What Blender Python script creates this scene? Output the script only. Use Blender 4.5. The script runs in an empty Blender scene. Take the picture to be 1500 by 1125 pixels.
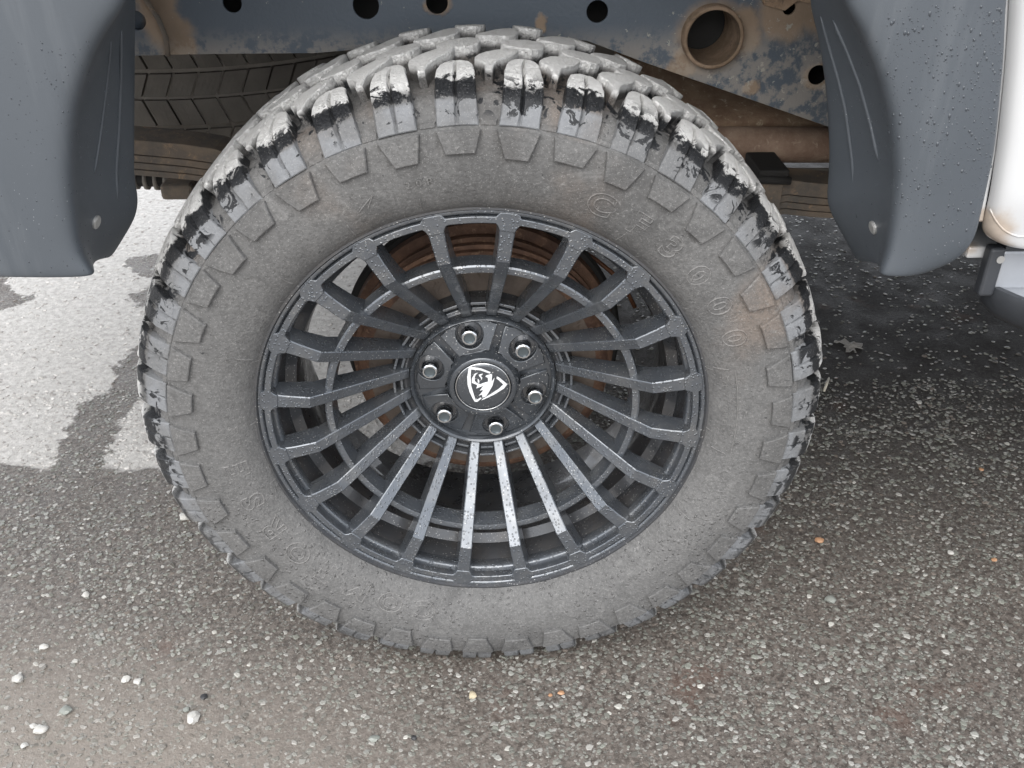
import bpy, bmesh, math, random
import numpy as np
from mathutils import Vector, Matrix, noise as mnoise
from mathutils.geometry import tessellate_polygon
R = math.radians
random.seed(7); rng = np.random.default_rng(7)
scene = bpy.context.scene
C = scene.collection

# ------------------------------------------------------------------ camera, sky, sun, exposure
HUB = 0.412                                    # hub height above the ground; wheel face lies at y = 0
CP = Vector((0.0106, -0.9690, 0.6491 + HUB)); YAW, PITCH, FPX = 0.02559, 0.55227, 1400.0
FW = Vector((math.sin(YAW)*math.cos(PITCH), math.cos(YAW)*math.cos(PITCH), -math.sin(PITCH)))
RT = FW.cross(Vector((0, 0, 1))).normalized(); UP = RT.cross(FW)
cam = bpy.data.cameras.new('camera'); camo = bpy.data.objects.new('camera', cam); C.objects.link(camo)
cam.sensor_width = 36; cam.lens = 36*FPX/1500; cam.clip_start = 0.02; cam.clip_end = 500
camo.matrix_world = Matrix.Translation(CP) @ Matrix((RT, UP, -FW)).transposed().to_4x4()
scene.camera = camo
SUN_EL, SUN_AZ = 43, -165                      # azimuth clockwise from +y
w = bpy.data.worlds.new('World'); scene.world = w; w.use_nodes = True
wn = w.node_tree; bg = wn.nodes['Background']
sky = wn.nodes.new('ShaderNodeTexSky'); sky.sky_type = 'NISHITA'; sky.sun_disc = False
sky.sun_elevation = R(SUN_EL); sky.sun_rotation = R(SUN_AZ); sky.air_density = 1.0; sky.dust_density = 3.0; sky.ozone_density = 1.0
hs = wn.nodes.new('ShaderNodeHueSaturation'); hs.inputs['Saturation'].default_value = 0.22
wn.links.new(sky.outputs[0], hs.inputs['Color'])
tcw = wn.nodes.new('ShaderNodeTexCoord'); cn = wn.nodes.new('ShaderNodeTexNoise'); cn.inputs['Scale'].default_value = 2.2; cn.inputs['Detail'].default_value = 5   # overcast: cloud deck over the sky
wn.links.new(tcw.outputs['Generated'], cn.inputs['Vector']); cr_ = wn.nodes.new('ShaderNodeMapRange'); cr_.inputs['From Min'].default_value = .3; cr_.inputs['From Max'].default_value = .7; cr_.inputs['To Min'].default_value = 4.6; cr_.inputs['To Max'].default_value = 8.2
wn.links.new(cn.outputs['Fac'], cr_.inputs['Value']); cc = wn.nodes.new('ShaderNodeVectorMath'); cc.operation = 'SCALE'; cc.inputs[0].default_value = (.94, .985, 1.06); wn.links.new(cr_.outputs['Result'], cc.inputs['Scale'])
mw = wn.nodes.new('ShaderNodeMix'); mw.data_type = 'RGBA'; mw.inputs['Factor'].default_value = .78; wn.links.new(hs.outputs[0], mw.inputs[6]); wn.links.new(cc.outputs[0], mw.inputs[7]); wn.links.new(mw.outputs[2], bg.inputs[0])
bg.inputs[1].default_value = 0.14
sl = bpy.data.lights.new('sun', 'SUN'); sl.energy = 1.5; sl.angle = R(58); sl.color = (1, .96, .91)
so = bpy.data.objects.new('sun', sl); C.objects.link(so); so.location = (-3, -2, 6)
sd = Vector((math.sin(R(SUN_AZ))*math.cos(R(SUN_EL)), math.cos(R(SUN_AZ))*math.cos(R(SUN_EL)), math.sin(R(SUN_EL))))
so.rotation_euler = sd.to_track_quat('Z', 'Y').to_euler()
vs = scene.view_settings; vs.view_transform = 'Standard'; vs.look = 'None'; vs.exposure = 1.25; vs.gamma = 1; vs.use_curve_mapping = False

def at(px, py, Y):                             # a pixel of the 1500x1125 photograph to the world point at depth Y
    d = RT*(px-750) - UP*(py-562.5) + FW*FPX
    t = (Y - CP.y)/d.y
    return CP + d*t
def atz(px, py, z=0.0):
    d = RT*(px-750) - UP*(py-562.5) + FW*FPX
    return CP + d*((z-CP.z)/d.z)

# ------------------------------------------------------------------ object helpers
def tag(o, label=None, cat=None, group=None, kind=None):
    if label: o['label'] = label
    if cat: o['category'] = cat
    if group: o['group'] = group
    if kind: o['kind'] = kind
    return o
def mesh_from(name, V, F, mat=None, smooth=False):
    me = bpy.data.meshes.new(name)
    me.from_pydata([tuple(v) for v in V], [], [tuple(f) for f in F]); me.validate()
    if mat: me.materials.append(mat)
    if smooth: me.polygons.foreach_set('use_smooth', [True]*len(me.polygons))
    me.update(); return me
def fixn(me):
    bm = bmesh.new(); bm.from_mesh(me); bmesh.ops.recalc_face_normals(bm, faces=bm.faces); bm.to_mesh(me); bm.free(); return me
def link(name, me, parent=None, loc=None, rot=None):
    o = bpy.data.objects.new(name, me); C.objects.link(o)
    if parent: o.parent = parent
    if loc is not None: o.location = loc
    if rot is not None: o.rotation_euler = rot
    return o
def obj(name, V, F, mat, parent=None, smooth=False, bevel=0, seg=2, fix=True, loc=None):
    me = mesh_from(name, V, F, mat, smooth)
    if fix: fixn(me)
    o = link(name, me, parent, loc)
    if bevel: addbevel(o, bevel, seg)
    return o
def addbevel(o, wd, seg=2, ang=35):
    b = o.modifiers.new('bevel', 'BEVEL'); b.width = wd; b.segments = seg; b.limit_method = 'ANGLE'; b.angle_limit = R(ang); b.harden_normals = False
    return o
def autosmooth(me, ang=40):
    me.polygons.foreach_set('use_smooth', [True]*len(me.polygons))
    bm = bmesh.new(); bm.from_mesh(me)
    for e in bm.edges:
        if len(e.link_faces) == 2 and e.calc_face_angle(0) > R(ang): e.smooth = False
    bm.to_mesh(me); bm.free(); return me
def lathe(prof, n=96, closed=False, zc=0.0, a0=0, a1=2*math.pi):
    """profile of (y, r) turned about the Y axis"""
    V = []; F = []; m = len(prof); full = abs(a1-a0-2*math.pi) < 1e-6
    k = n if full else n+1
    for i in range(k):
        a = a0 + (a1-a0)*i/n; s, c = math.sin(a), math.cos(a)
        for y, r in prof: V.append((r*s, y, r*c+zc))
    for i in range(n):
        j = (i+1) % k
        for q in range(m if closed else m-1):
            q2 = (q+1) % m
            F.append((i*m+q, i*m+q2, j*m+q2, j*m+q))
    return V, F
def box(x0, x1, y0, y1, z0, z1, V=None, F=None):
    V = [] if V is None else V; F = [] if F is None else F; b = len(V)
    V += [(x0,y0,z0),(x1,y0,z0),(x1,y1,z0),(x0,y1,z0),(x0,y0,z1),(x1,y0,z1),(x1,y1,z1),(x0,y1,z1)]
    F += [(b+i for i in f) for f in ((0,3,2,1),(4,5,6,7),(0,1,5,4),(1,2,6,5),(2,3,7,6),(3,0,4,7))]
    F[-6:] = [tuple(f) for f in F[-6:]]
    return V, F
def tube(P, r, n=12, cap=True):
    P = [Vector(p) for p in P]; V = []; F = []
    rr = r if isinstance(r, (list, tuple)) else [r]*len(P)
    up = None
    for i, p in enumerate(P):
        d = (P[min(i+1, len(P)-1)] - P[max(i-1, 0)]).normalized()
        if up is None: up = d.orthogonal().normalized()
        up = (up - d*up.dot(d)).normalized(); sd_ = d.cross(up)
        for k in range(n):
            a = 2*math.pi*k/n; V.append(tuple(p + (up*math.cos(a) + sd_*math.sin(a))*rr[i]))
    for i in range(len(P)-1):
        for k in range(n):
            k2 = (k+1) % n; F.append((i*n+k, i*n+k2, (i+1)*n+k2, (i+1)*n+k))
    if cap: F.append(tuple(range(n-1, -1, -1))); F.append(tuple((len(P)-1)*n+k for k in range(n)))
    return V, F
def plate(name, loops, thick, bevel, mat, parent=None, y=0.0, res=1):
    """flat plate in the XZ plane with holes: loops of (x, z); front face at y, body behind it"""
    cu = bpy.data.curves.new('outline', 'CURVE'); cu.dimensions = '2D'; cu.fill_mode = 'BOTH'
    cu.extrude = max(thick/2-bevel, 1e-5); cu.bevel_depth = bevel; cu.bevel_resolution = res; cu.offset = -bevel
    for L in loops:
        sp = cu.splines.new('POLY'); sp.points.add(len(L)-1); sp.use_cyclic_u = True
        for p, q in zip(sp.points, L): p.co = (q[0], q[1], 0, 1)
    tmp = bpy.data.objects.new('tmp', cu); C.objects.link(tmp)
    dg = bpy.context.evaluated_depsgraph_get(); me = bpy.data.meshes.new_from_object(tmp.evaluated_get(dg))
    bpy.data.objects.remove(tmp); bpy.data.curves.remove(cu)
    me.transform(Matrix(((1,0,0,0),(0,0,1,y+thick/2),(0,1,0,0),(0,0,0,1))))
    me.flip_normals()
    me.materials.clear(); me.materials.append(mat); me.name = name
    bm = bmesh.new(); bm.from_mesh(me); bmesh.ops.remove_doubles(bm, verts=bm.verts, dist=1e-6); bmesh.ops.recalc_face_normals(bm, faces=bm.faces); bm.to_mesh(me); bm.free()
    return link(name, me, parent)
def circ(cx, cz, r, n=40, r2=None): return [(cx + r*math.cos(2*math.pi*i/n), cz + (r2 or r)*math.sin(2*math.pi*i/n)) for i in range(n)]

# ------------------------------------------------------------------ material helpers
class M:
    def __init__(s, name):
        s.m = bpy.data.materials.new(name); s.m.use_nodes = True; s.t = s.m.node_tree
        s.b = s.t.nodes['Principled BSDF']; s.pos = s.n('ShaderNodeNewGeometry').outputs['Position']
        s.tc = None; s.h = None
    def n(s, ty, **kw):
        q = s.t.nodes.new(ty)
        for k, v in kw.items(): setattr(q, k, v)
        return q
    def L(s, v, sock):
        if isinstance(v, bpy.types.NodeSocket): s.t.links.new(v, sock)
        elif isinstance(v, (tuple, list)):
            sock.default_value = (*v, 1) if len(sock.default_value) == 4 and len(v) == 3 else v
        else: sock.default_value = v
    def math(s, op, a, b=0.0, c=None, clamp=False):
        q = s.n('ShaderNodeMath', operation=op); q.use_clamp = clamp; s.L(a, q.inputs[0]); s.L(b, q.inputs[1])
        if c is not None: s.L(c, q.inputs[2])
        return q.outputs[0]
    def vm(s, op, a, b):
        q = s.n('ShaderNodeVectorMath', operation=op); s.L(a, q.inputs[0]); s.L(b, q.inputs[1]); return q.outputs['Value'] if op in ('DISTANCE', 'LENGTH') else q.outputs[0]
    def scale(s, v, k):
        q = s.n('ShaderNodeVectorMath', operation='MULTIPLY'); s.L(v, q.inputs[0]); q.inputs[1].default_value = k; return q.outputs[0]
    def noise(s, sc, det=4, ro=.55, vec=None, dist=0, color=False):
        q = s.n('ShaderNodeTexNoise'); s.L(vec or s.pos, q.inputs['Vector']); q.inputs['Scale'].default_value = sc
        q.inputs['Detail'].default_value = det; q.inputs['Roughness'].default_value = ro; q.inputs['Distortion'].default_value = dist
        return q.outputs['Color'] if color else q.outputs['Fac']
    def vor(s, sc, vec=None, out='Distance', feat='F1', rand=1):
        q = s.n('ShaderNodeTexVoronoi', feature=feat); s.L(vec or s.pos, q.inputs['Vector']); q.inputs['Scale'].default_value = sc; q.inputs['Randomness'].default_value = rand
        return q.outputs[out]
    def ss(s, v, a, b, lo=0.0, hi=1.0):
        q = s.n('ShaderNodeMapRange', interpolation_type='SMOOTHSTEP'); s.L(v, q.inputs['Value'])
        for k, x in zip(('From Min', 'From Max', 'To Min', 'To Max'), (a, b, lo, hi) if a < b else (b, a, hi, lo)): q.inputs[k].default_value = x
        return q.outputs['Result']
    def mix(s, f, a, b, mode='MIX'):
        q = s.n('ShaderNodeMix', data_type='RGBA', blend_type=mode); s.L(f, q.inputs['Factor']); s.L(a, q.inputs['A'] if False else q.inputs[6]); s.L(b, q.inputs[7]); return q.outputs[2]
    def sep(s, v):
        q = s.n('ShaderNodeSeparateXYZ'); s.L(v, q.inputs[0]); return q.outputs
    def bump(s, h, dist, strength=1.0):
        q = s.n('ShaderNodeBump'); s.L(h, q.inputs['Height']); q.inputs['Distance'].default_value = dist; q.inputs['Strength'].default_value = strength
        if s.h is not None: s.t.links.new(s.h, q.inputs['Normal'])
        s.h = q.outputs[0]; s.t.links.new(s.h, s.b.inputs['Normal'])
    def out(s, col=None, rough=None, metal=None, coat=None, spec=None):
        for v, k in ((col, 'Base Color'), (rough, 'Roughness'), (metal, 'Metallic'), (coat, 'Coat Weight'), (spec, 'Specular IOR Level')):
            if v is not None: s.L(v, s.b.inputs[k])
        return s.m
    def blobs(s, pts, nscale=14, namp=.05):
        """soft noisy patches round given world points (x, y, z, radius)"""
        nv = s.vm('SUBTRACT', s.noise(nscale, 5, .65, color=True), (.5, .5, .5)); p = s.vm('ADD', s.pos, s.scale(nv, (namp*2,)*3)); r = None
        for x, y, z, rad in pts:
            d = s.vm('DISTANCE', s.scale(p, (1, .25, 1)), (x, y*.25, z)); f = s.ss(d, rad, rad*.55)
            r = f if r is None else s.math('MAXIMUM', r, f)
        return r

# ---- ground: wet dark chip asphalt, a pale dry part behind on the left
def ground_mask(m):
    nv = m.vm('SUBTRACT', m.noise(7, 5, .6, color=True), (.5, .5, .5)); n2 = m.vm('SUBTRACT', m.noise(45, 4, .6, color=True), (.5, .5, .5))
    p = m.vm('ADD', m.vm('ADD', m.pos, m.scale(nv, (.16, .16, 0))), m.scale(n2, (.07, .07, 0)))
    X, Y, Z = m.sep(p)
    dry = m.math('MULTIPLY', m.ss(Y, .475, .5), m.ss(X, -.02, -.10))
    def seg(a, b, r0, r1):                      # tapering streak from a to b
        ax, ay = a; bx, by = b; L2 = (bx-ax)**2+(by-ay)**2
        t = m.math('ADD', m.math('MULTIPLY', m.math('SUBTRACT', X, ax), (bx-ax)/L2), m.math('MULTIPLY', m.math('SUBTRACT', Y, ay), (by-ay)/L2), clamp=True)
        dx = m.math('SUBTRACT', X, m.math('MULTIPLY_ADD', t, bx-ax, ax)); dy = m.math('SUBTRACT', Y, m.math('MULTIPLY_ADD', t, by-ay, ay))
        d = m.math('SQRT', m.math('ADD', m.math('MULTIPLY', dx, dx), m.math('MULTIPLY', dy, dy)))
        return m.ss(m.math('SUBTRACT', d, m.math('MULTIPLY_ADD', t, r1-r0, r0)), .006, -.006)
    wet = None
    for a, b, r0, r1 in (((110,690),(150,600),.05,.045), ((150,610),(235,515),.045,.055), ((205,385),(260,400),.05,.07), ((215,430),(260,470),.04,.06), ((-60,430),(10,440),.12,.05)):
        pa, pb = atz(*a), atz(*b); s_ = seg((pa.x, pa.y), (pb.x, pb.y), r0, r1); wet = s_ if wet is None else m.math('MAXIMUM', wet, s_)
    return m.math('MULTIPLY', dry, m.math('SUBTRACT', 1.0, wet), clamp=True)
def mat_ground():
    m = M('wet chip asphalt'); d = ground_mask(m); X, Y, Z = m.sep(m.pos)
    a = m.mix(m.noise(3, 4), (.098, .083, .072), (.150, .130, .114)); a = m.mix(m.ss(m.noise(110, 4, .7), .40, .62), a, (.050, .041, .035)); a = m.mix(m.ss(m.noise(210, 3, .7), .60, .68), a, (.20, .18, .155))
    cell = m.vor(210, out='Color', vec=m.vm('ADD', m.pos, m.scale(m.noise(90, 2, color=True), (.006, .006, .006)))); cv_ = m.sep(cell)[0]; ce_ = m.vor(210)
    a = m.mix(m.math('MULTIPLY', m.ss(cv_, .45, .55), m.ss(ce_, .48, .36)), a, m.mix(m.sep(cell)[1], (.10, .098, .088), (.26, .25, .225)))
    big = m.noise(1.6, 3)
    dusty = m.math('MULTIPLY', m.ss(m.math('ADD', m.math('MULTIPLY_ADD', X, .35, Y), m.math('MULTIPLY', big, .35)), .18, -.22), 1.0)
    a = m.mix(m.math('MULTIPLY', dusty, .75), a, m.mix(m.noise(25, 5), (.19, .165, .14), (.25, .22, .19)))
    wet_shade = m.math('MULTIPLY', m.ss(m.math('MULTIPLY_ADD', big, .5, X), .15, .75), m.ss(Y, .0, .9)); a = m.mix(m.math('MULTIPLY', wet_shade, .85), a, (.012, .011, .011))  # near black towards the right: wet ground plus the truck's shade painted in
    red = m.ss(m.noise(5, 3), .62, .72); a = m.mix(m.math('MULTIPLY', red, .4), a, (.10, .055, .04))
    pale = m.mix(m.ss(m.noise(70, 4), .3, .7), (.34, .328, .312), (.48, .466, .445)); pale = m.mix(m.ss(m.noise(150, 4, .7), .55, .68), pale, (.27, .25, .23))
    col = m.mix(d, a, pale); ro = m.math('MAXIMUM', m.math('MULTIPLY', d, .8), m.math('SUBTRACT', m.ss(m.noise(12, 3), .3, .7, .38, .6), m.math('MULTIPLY', wet_shade, -.12)))
    m.bump(m.noise(120, 5, .65), .0022, .9); m.bump(m.noise(420, 4, .7), .0010, .8)
    return m.out(col, ro, spec=m.math('MULTIPLY_ADD', wet_shade, -.3, .5))
def mat_chips():
    m = M('stone chips'); d = ground_mask(m); at_ = m.n('ShaderNodeAttribute', attribute_name='tone').outputs['Fac']; X, Y, Z = m.sep(m.pos)
    q = m.n('ShaderNodeValToRGB'); m.L(at_, q.inputs[0]); cr = q.color_ramp; cr.interpolation = 'CONSTANT'
    cols = [(0, (.085,.078,.068)), (.20, (.125,.125,.108)), (.42, (.175,.18,.155)), (.60, (.145,.120,.102)), (.70, (.22,.22,.20)), (.86, (.29,.28,.26)), (.975, (.42,.41,.375)), (.997, (.34,.19,.08))]
    while len(cr.elements) < len(cols): cr.elements.new(.5)
    for e, (p, c) in zip(cr.elements, cols): e.position = p; e.color = (*c, 1)
    c = m.mix(.22, q.outputs[0], m.mix(m.noise(400, 3), (.05, .045, .04), (.3, .3, .28)))
    dus = m.ss(m.math('ADD', m.math('MULTIPLY_ADD', X, .35, Y), m.math('MULTIPLY', m.noise(1.6, 3), .35)), .18, -.22)
    c = m.mix(m.math('MULTIPLY', dus, .45), c, (.20, .18, .155)); c = m.mix(m.math('MULTIPLY', d, .9), c, m.mix(at_, (.27, .255, .24), (.56, .54, .515)))
    m.bump(m.noise(700, 3), .0005, .6)
    return m.out(c, m.math('MAXIMUM', m.math('MULTIPLY', d, .75), .26))
# ---- rubber
def rubber(name, side, dust, amt, dark=True, top=None, shoulder=False):
    m = M(name); p = m.vm('SUBTRACT', m.pos, (0, .115, HUB)); X, Y, Z = m.sep(p)
    rad = m.math('SQRT', m.math('ADD', m.math('MULTIPLY', X, X), m.math('MULTIPLY', Z, Z)))
    c = m.mix(m.noise(9, 5, .6), side, dust); c = m.mix(m.math('MULTIPLY', m.ss(m.noise(60, 5, .7), .45, .75), .6), c, tuple(x*.75 for x in side))
    tan = m.ss(m.noise(6, 4, .5, vec=m.vm('ADD', m.pos, (3, 1, 2))), .5, .68); c = m.mix(m.math('MULTIPLY', m.math('MULTIPLY', tan, .60), m.ss(Z, -.05, .2)), c, (.175, .130, .098))
    st1 = m.ss(m.noise(3.2, 6, .68, dist=1.0, vec=m.vm('ADD', m.pos, (7, 3, 4))), .48, .62); c = m.mix(m.math('MULTIPLY', st1, .62), c, tuple(x*.62 for x in side))
    st2 = m.ss(m.noise(28, 6, .75, dist=.8), .56, .66); c = m.mix(m.math('MULTIPLY', st2, .35), c, tuple(min(1, x*1.35) for x in dust))
    fine = m.ss(m.noise(230, 5, .75), .42, .62); c = m.mix(m.math('MULTIPLY', fine, .38), c, tuple(x*.45 for x in side)); f2 = m.ss(m.noise(310, 3, .6, vec=m.vm('ADD', m.pos, (4, 4, 4))), .60, .68); c = m.mix(m.math('MULTIPLY', f2, .28), c, (.30, .295, .285))
    if shoulder: c = m.mix(m.math('MULTIPLY', m.ss(rad, .398, .392), m.ss(m.noise(16, 3), .4, .6, .4, 1)), c, m.mix(m.noise(200, 4, .7), (.125, .131, .140), (.20, .206, .214)))
    if top: c = m.mix(m.ss(rad, .407, .415) if not shoulder else m.ss(rad, .400, .410), c, m.mix(m.noise(120, 5, .7), top, tuple(x*.72 for x in top)))  # pale crown dust, whitened for sky light; groove floors stay dark as painted shade
    ro = .72
    if dark:
        band = m.math('MULTIPLY', m.ss(rad, .374, .382), m.ss(rad, .4165, .406)); up = m.ss(Z, -.30, .0, .35, 1)
        spots = m.ss(m.math('ADD', m.noise(48, 5, .62, dist=1.2), m.math('MULTIPLY', m.ss(m.noise(11, 2), .3, .7), .14)), .635, .66)
        k = m.math('MULTIPLY', m.math('MULTIPLY', band, spots), up)
        if shoulder:
            wob = m.math('MULTIPLY', m.math('SUBTRACT', m.noise(70, 5, .7, dist=.6), .5), .022); wob = m.math('ADD', wob, m.math('MULTIPLY', m.math('SUBTRACT', m.noise(11, 2), .5), .030)); r2_ = m.math('ADD', rad, wob)
            k2 = m.math('MULTIPLY', m.ss(r2_, .3945, .3965), m.ss(r2_, .4095, .4075)); k2 = m.math('MULTIPLY', k2, m.ss(m.noise(24, 5, .65, vec=m.vm('ADD', m.pos, (2, 5, 1))), .41, .44))
            k = m.math('MAXIMUM', k, m.math('MULTIPLY', k2, up))
        low = m.math('MULTIPLY', m.math('MULTIPLY', m.ss(m.noise(75, 5, .7, dist=2), .60, .63), m.ss(rad, .355, .375)), m.ss(Z, -.1, -.28)); k = m.math('MAXIMUM', k, low)
        scar = m.math('MULTIPLY', m.ss(m.noise(150, 3, .6, dist=1), .70, .73), .8); k = m.math('MAXIMUM', k, scar)
        c = m.mix(k, c, (.012, .013, .015)); ro = m.math('MULTIPLY_ADD', k, -.30, .72)
    spk = m.ss(m.vor(420), .16, .10); c = m.mix(m.math('MULTIPLY', spk, .35), c, (.5, .49, .47))
    m.bump(m.noise(35, 5, .6), .0011, .7); m.bump(m.noise(260, 5, .7), .0016, 1)
    if dark: m.bump(m.math('MULTIPLY', m.ss(rad, .39, .405), m.ss(m.noise(330, 4, .7, dist=.6), .4, .65)), .0011, 1)
    beads = m.math('MULTIPLY', m.ss(m.vor(135, vec=m.vm('ADD', m.pos, m.scale(m.noise(60, 2, color=True), (.01, .01, .01)))), .30, .12), m.math('MULTIPLY', m.ss(Z, .02, -.18), m.ss(m.noise(14, 2), .35, .5)))
    m.bump(beads, .0012, 1); ro = m.math('MULTIPLY_ADD', beads, -.5, ro) if not isinstance(ro, float) else m.math('MULTIPLY_ADD', beads, -.45, .7)
    return m.out(c, ro, spec=m.math('MULTIPLY_ADD', k, -.15, .5) if dark else .5)
def paint(name, col, rough=.38, dust=(.16, .16, .155), dk=.35, speck=True, metal=0.0, drops=False):
    m = M(name); c = m.mix(m.math('MULTIPLY', m.ss(m.noise(22, 6, .7), .42, .75), dk), col, dust)
    if speck:
        s1 = m.ss(m.vor(250), .20, .12); c = m.mix(m.math('MULTIPLY', s1, m.ss(m.noise(18, 3), .4, .6)), c, (.42, .42, .41))
        s2 = m.ss(m.noise(420, 2, .5), .72, .76); c = m.mix(m.math('MULTIPLY', s2, .5), c, (.3, .3, .29))
    r = m.ss(m.noise(30, 5), .3, .75, rough-.08, rough+.22)
    m.bump(m.noise(420, 3), .0003, .5)
    if drops: m.bump(m.ss(m.vor(230), .34, .1), .0007, .9)
    return m.out(c, r, metal, coat=.5)
def flare_mat():
    m = M('textured grey plastic'); c = m.mix(m.noise(4, 4), (.044, .052, .061), (.062, .071, .082))
    st = m.ss(m.noise(3.5, 4, .6, vec=m.scale(m.pos, (9, 2, 1))), .55, .75); c = m.mix(m.math('MULTIPLY', st, .25), c, (.12, .13, .14))
    sp = m.ss(m.vor(190), .10, .05); c = m.mix(m.math('MULTIPLY', sp, m.ss(m.noise(9, 3), .5, .65)), c, (.3, .31, .32))
    m.bump(m.noise(900, 2), .0002, .5); return m.out(c, m.ss(m.noise(8, 4), .3, .7, .42, .58))
def rusty(name, a, b, c_, rough=.85, nscale=25, metal=0.0):
    m = M(name); c = m.mix(m.ss(m.noise(nscale, 6, .7), .35, .7), a, b); c = m.mix(m.ss(m.noise(nscale*3.5, 5, .7, dist=.5), .56, .70), c, c_)
    m.bump(m.noise(nscale*6, 5, .7), .0015, .8); return m.out(c, rough, metal)
def rail_mat():
    m = M('dark blue chassis paint with mud'); c = m.mix(m.noise(5, 4), (.055, .072, .092), (.085, .105, .130))
    pts = []
    for px, py, r in ((1042,52,.052), (1085,45,.036), (1150,18,.045), (1210,4,.05), (1010,90,.022), (990,112,.024), (1100,130,.012), (1198,110,.022), (245,40,.035), (262,70,.028), (235,5,.03), (790,36,.012), (640,6,.02)):
        q = at(px, py, .33); pts.append((q.x, .33, q.z, r))
    k = m.blobs(pts, 16, .022); c2 = m.mix(m.noise(30, 5), (.20, .14, .09), (.32, .24, .17)); c = m.mix(m.math('MULTIPLY', k, .9), c, c2)
    X, Y, Z = m.sep(m.pos); rt = m.ss(X, .02, .4); sp = m.ss(m.math('MULTIPLY_ADD', rt, .06, m.noise(70, 5, .7)), .665, .70)
    c = m.mix(m.math('MULTIPLY', sp, .75), c, (.33, .33, .29)); ed = m.math('MULTIPLY', m.ss(Z, HUB+.40, HUB+.355), m.ss(m.noise(50, 4, .7), .40, .55)); c = m.mix(m.math('MULTIPLY', ed, .5), c, (.34, .30, .25))
    m.bump(k, .002, .5); m.bump(m.noise(200, 4), .0008, .7); return m.out(c, m.math('MULTIPLY_ADD', k, .3, .5))
def plain(name, col, rough=.5, metal=0.0, nz=.25, sc=30, bump=.0005):
    m = M(name); c = m.mix(m.noise(sc, 5, .6), tuple(x*(1-nz) for x in col), tuple(min(1, x*(1+nz)) for x in col)); m.bump(m.noise(sc*8, 4), bump, .6); return m.out(c, rough, metal)
def white_mat():
    m = M('white body paint'); c = m.mix(m.noise(3, 3), (.45, .458, .465), (.50, .505, .51)); q = at(1436, 335, -.03); b = at(1432, 356, -.02)
    k = m.blobs([(q.x, -.03, q.z, .035), (b.x, -.03, b.z, .03)], 40, .012); c = m.mix(m.math('MULTIPLY', k, .85), c, m.mix(m.noise(70, 4), (.25, .20, .16), (.46, .38, .30)))
    m.out(coat=.6); return m.out(c, .3)
G = mat_ground(); CH = mat_chips()
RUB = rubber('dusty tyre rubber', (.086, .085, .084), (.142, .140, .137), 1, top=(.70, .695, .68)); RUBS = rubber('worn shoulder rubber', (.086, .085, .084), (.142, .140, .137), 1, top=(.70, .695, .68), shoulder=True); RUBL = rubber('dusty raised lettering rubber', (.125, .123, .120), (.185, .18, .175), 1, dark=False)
SPR = plain('old spare tyre rubber', (.17, .155, .135), .8, 0, .5, 20, .001); SPD = plain('spare tyre groove dust', (.32, .29, .25), .9, 0, .4, 30, .001)
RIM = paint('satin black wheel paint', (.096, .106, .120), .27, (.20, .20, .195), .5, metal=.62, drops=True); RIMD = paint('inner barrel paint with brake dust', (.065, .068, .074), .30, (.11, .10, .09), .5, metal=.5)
CAP = paint('gloss black hub cap', (.050, .056, .064), .17, (.09, .095, .10), .3, metal=.45); NUT = plain('black chrome lug nut', (.50, .51, .52), .16, 1.0, .15); NUTC = plain('lug nut socket face', (.10, .12, .13), .3, .7)
EMB = plain('white emblem enamel', (.55, .56, .57), .4, 0, .06); BLK = plain('near black underbody', (.018, .017, .016), .8, 0, .5, 12, .001); DRUMM = rusty('rusty brake drum', (.085, .045, .030), (.19, .105, .065), (.27, .17, .11), .75, 30)
DRF = rusty('muddy drum face', (.10, .080, .066), (.17, .135, .11), (.07, .05, .04), .8, 20); FLR = flare_mat(); RAIL = rail_mat(); WHT = white_mat()
LEAF = rusty('muddy spring steel', (.10, .09, .078), (.19, .145, .105), (.28, .19, .12), .8, 18); EXH = rusty('rusty exhaust steel', (.24, .155, .11), (.36, .26, .19), (.42, .32, .24), .8, 22)
SHL = rusty('flaking heat shield', (.28, .18, .12), (.42, .30, .20), (.60, .50, .36), .85, 28); PIP = plain('copper brown brake line', (.22, .10, .055), .45, .3); STEEL = plain('grey dusty steel', (.16, .155, .14), .6, .2, .3)
BOLT = plain('bare bolt head', (.45, .45, .44), .35, .7); STEPB = plain('black step plastic', (.028, .031, .036), .5, 0, .4, 15); STEPS = plain('pale grey step insert', (.30, .315, .34), .35, .2, .15, 20); PAD = plain('grey anti slip pad', (.22, .235, .26), .6)
BEAD = M('rain bead'); BEAD = BEAD.out((.040, .046, .054), .12)

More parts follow.
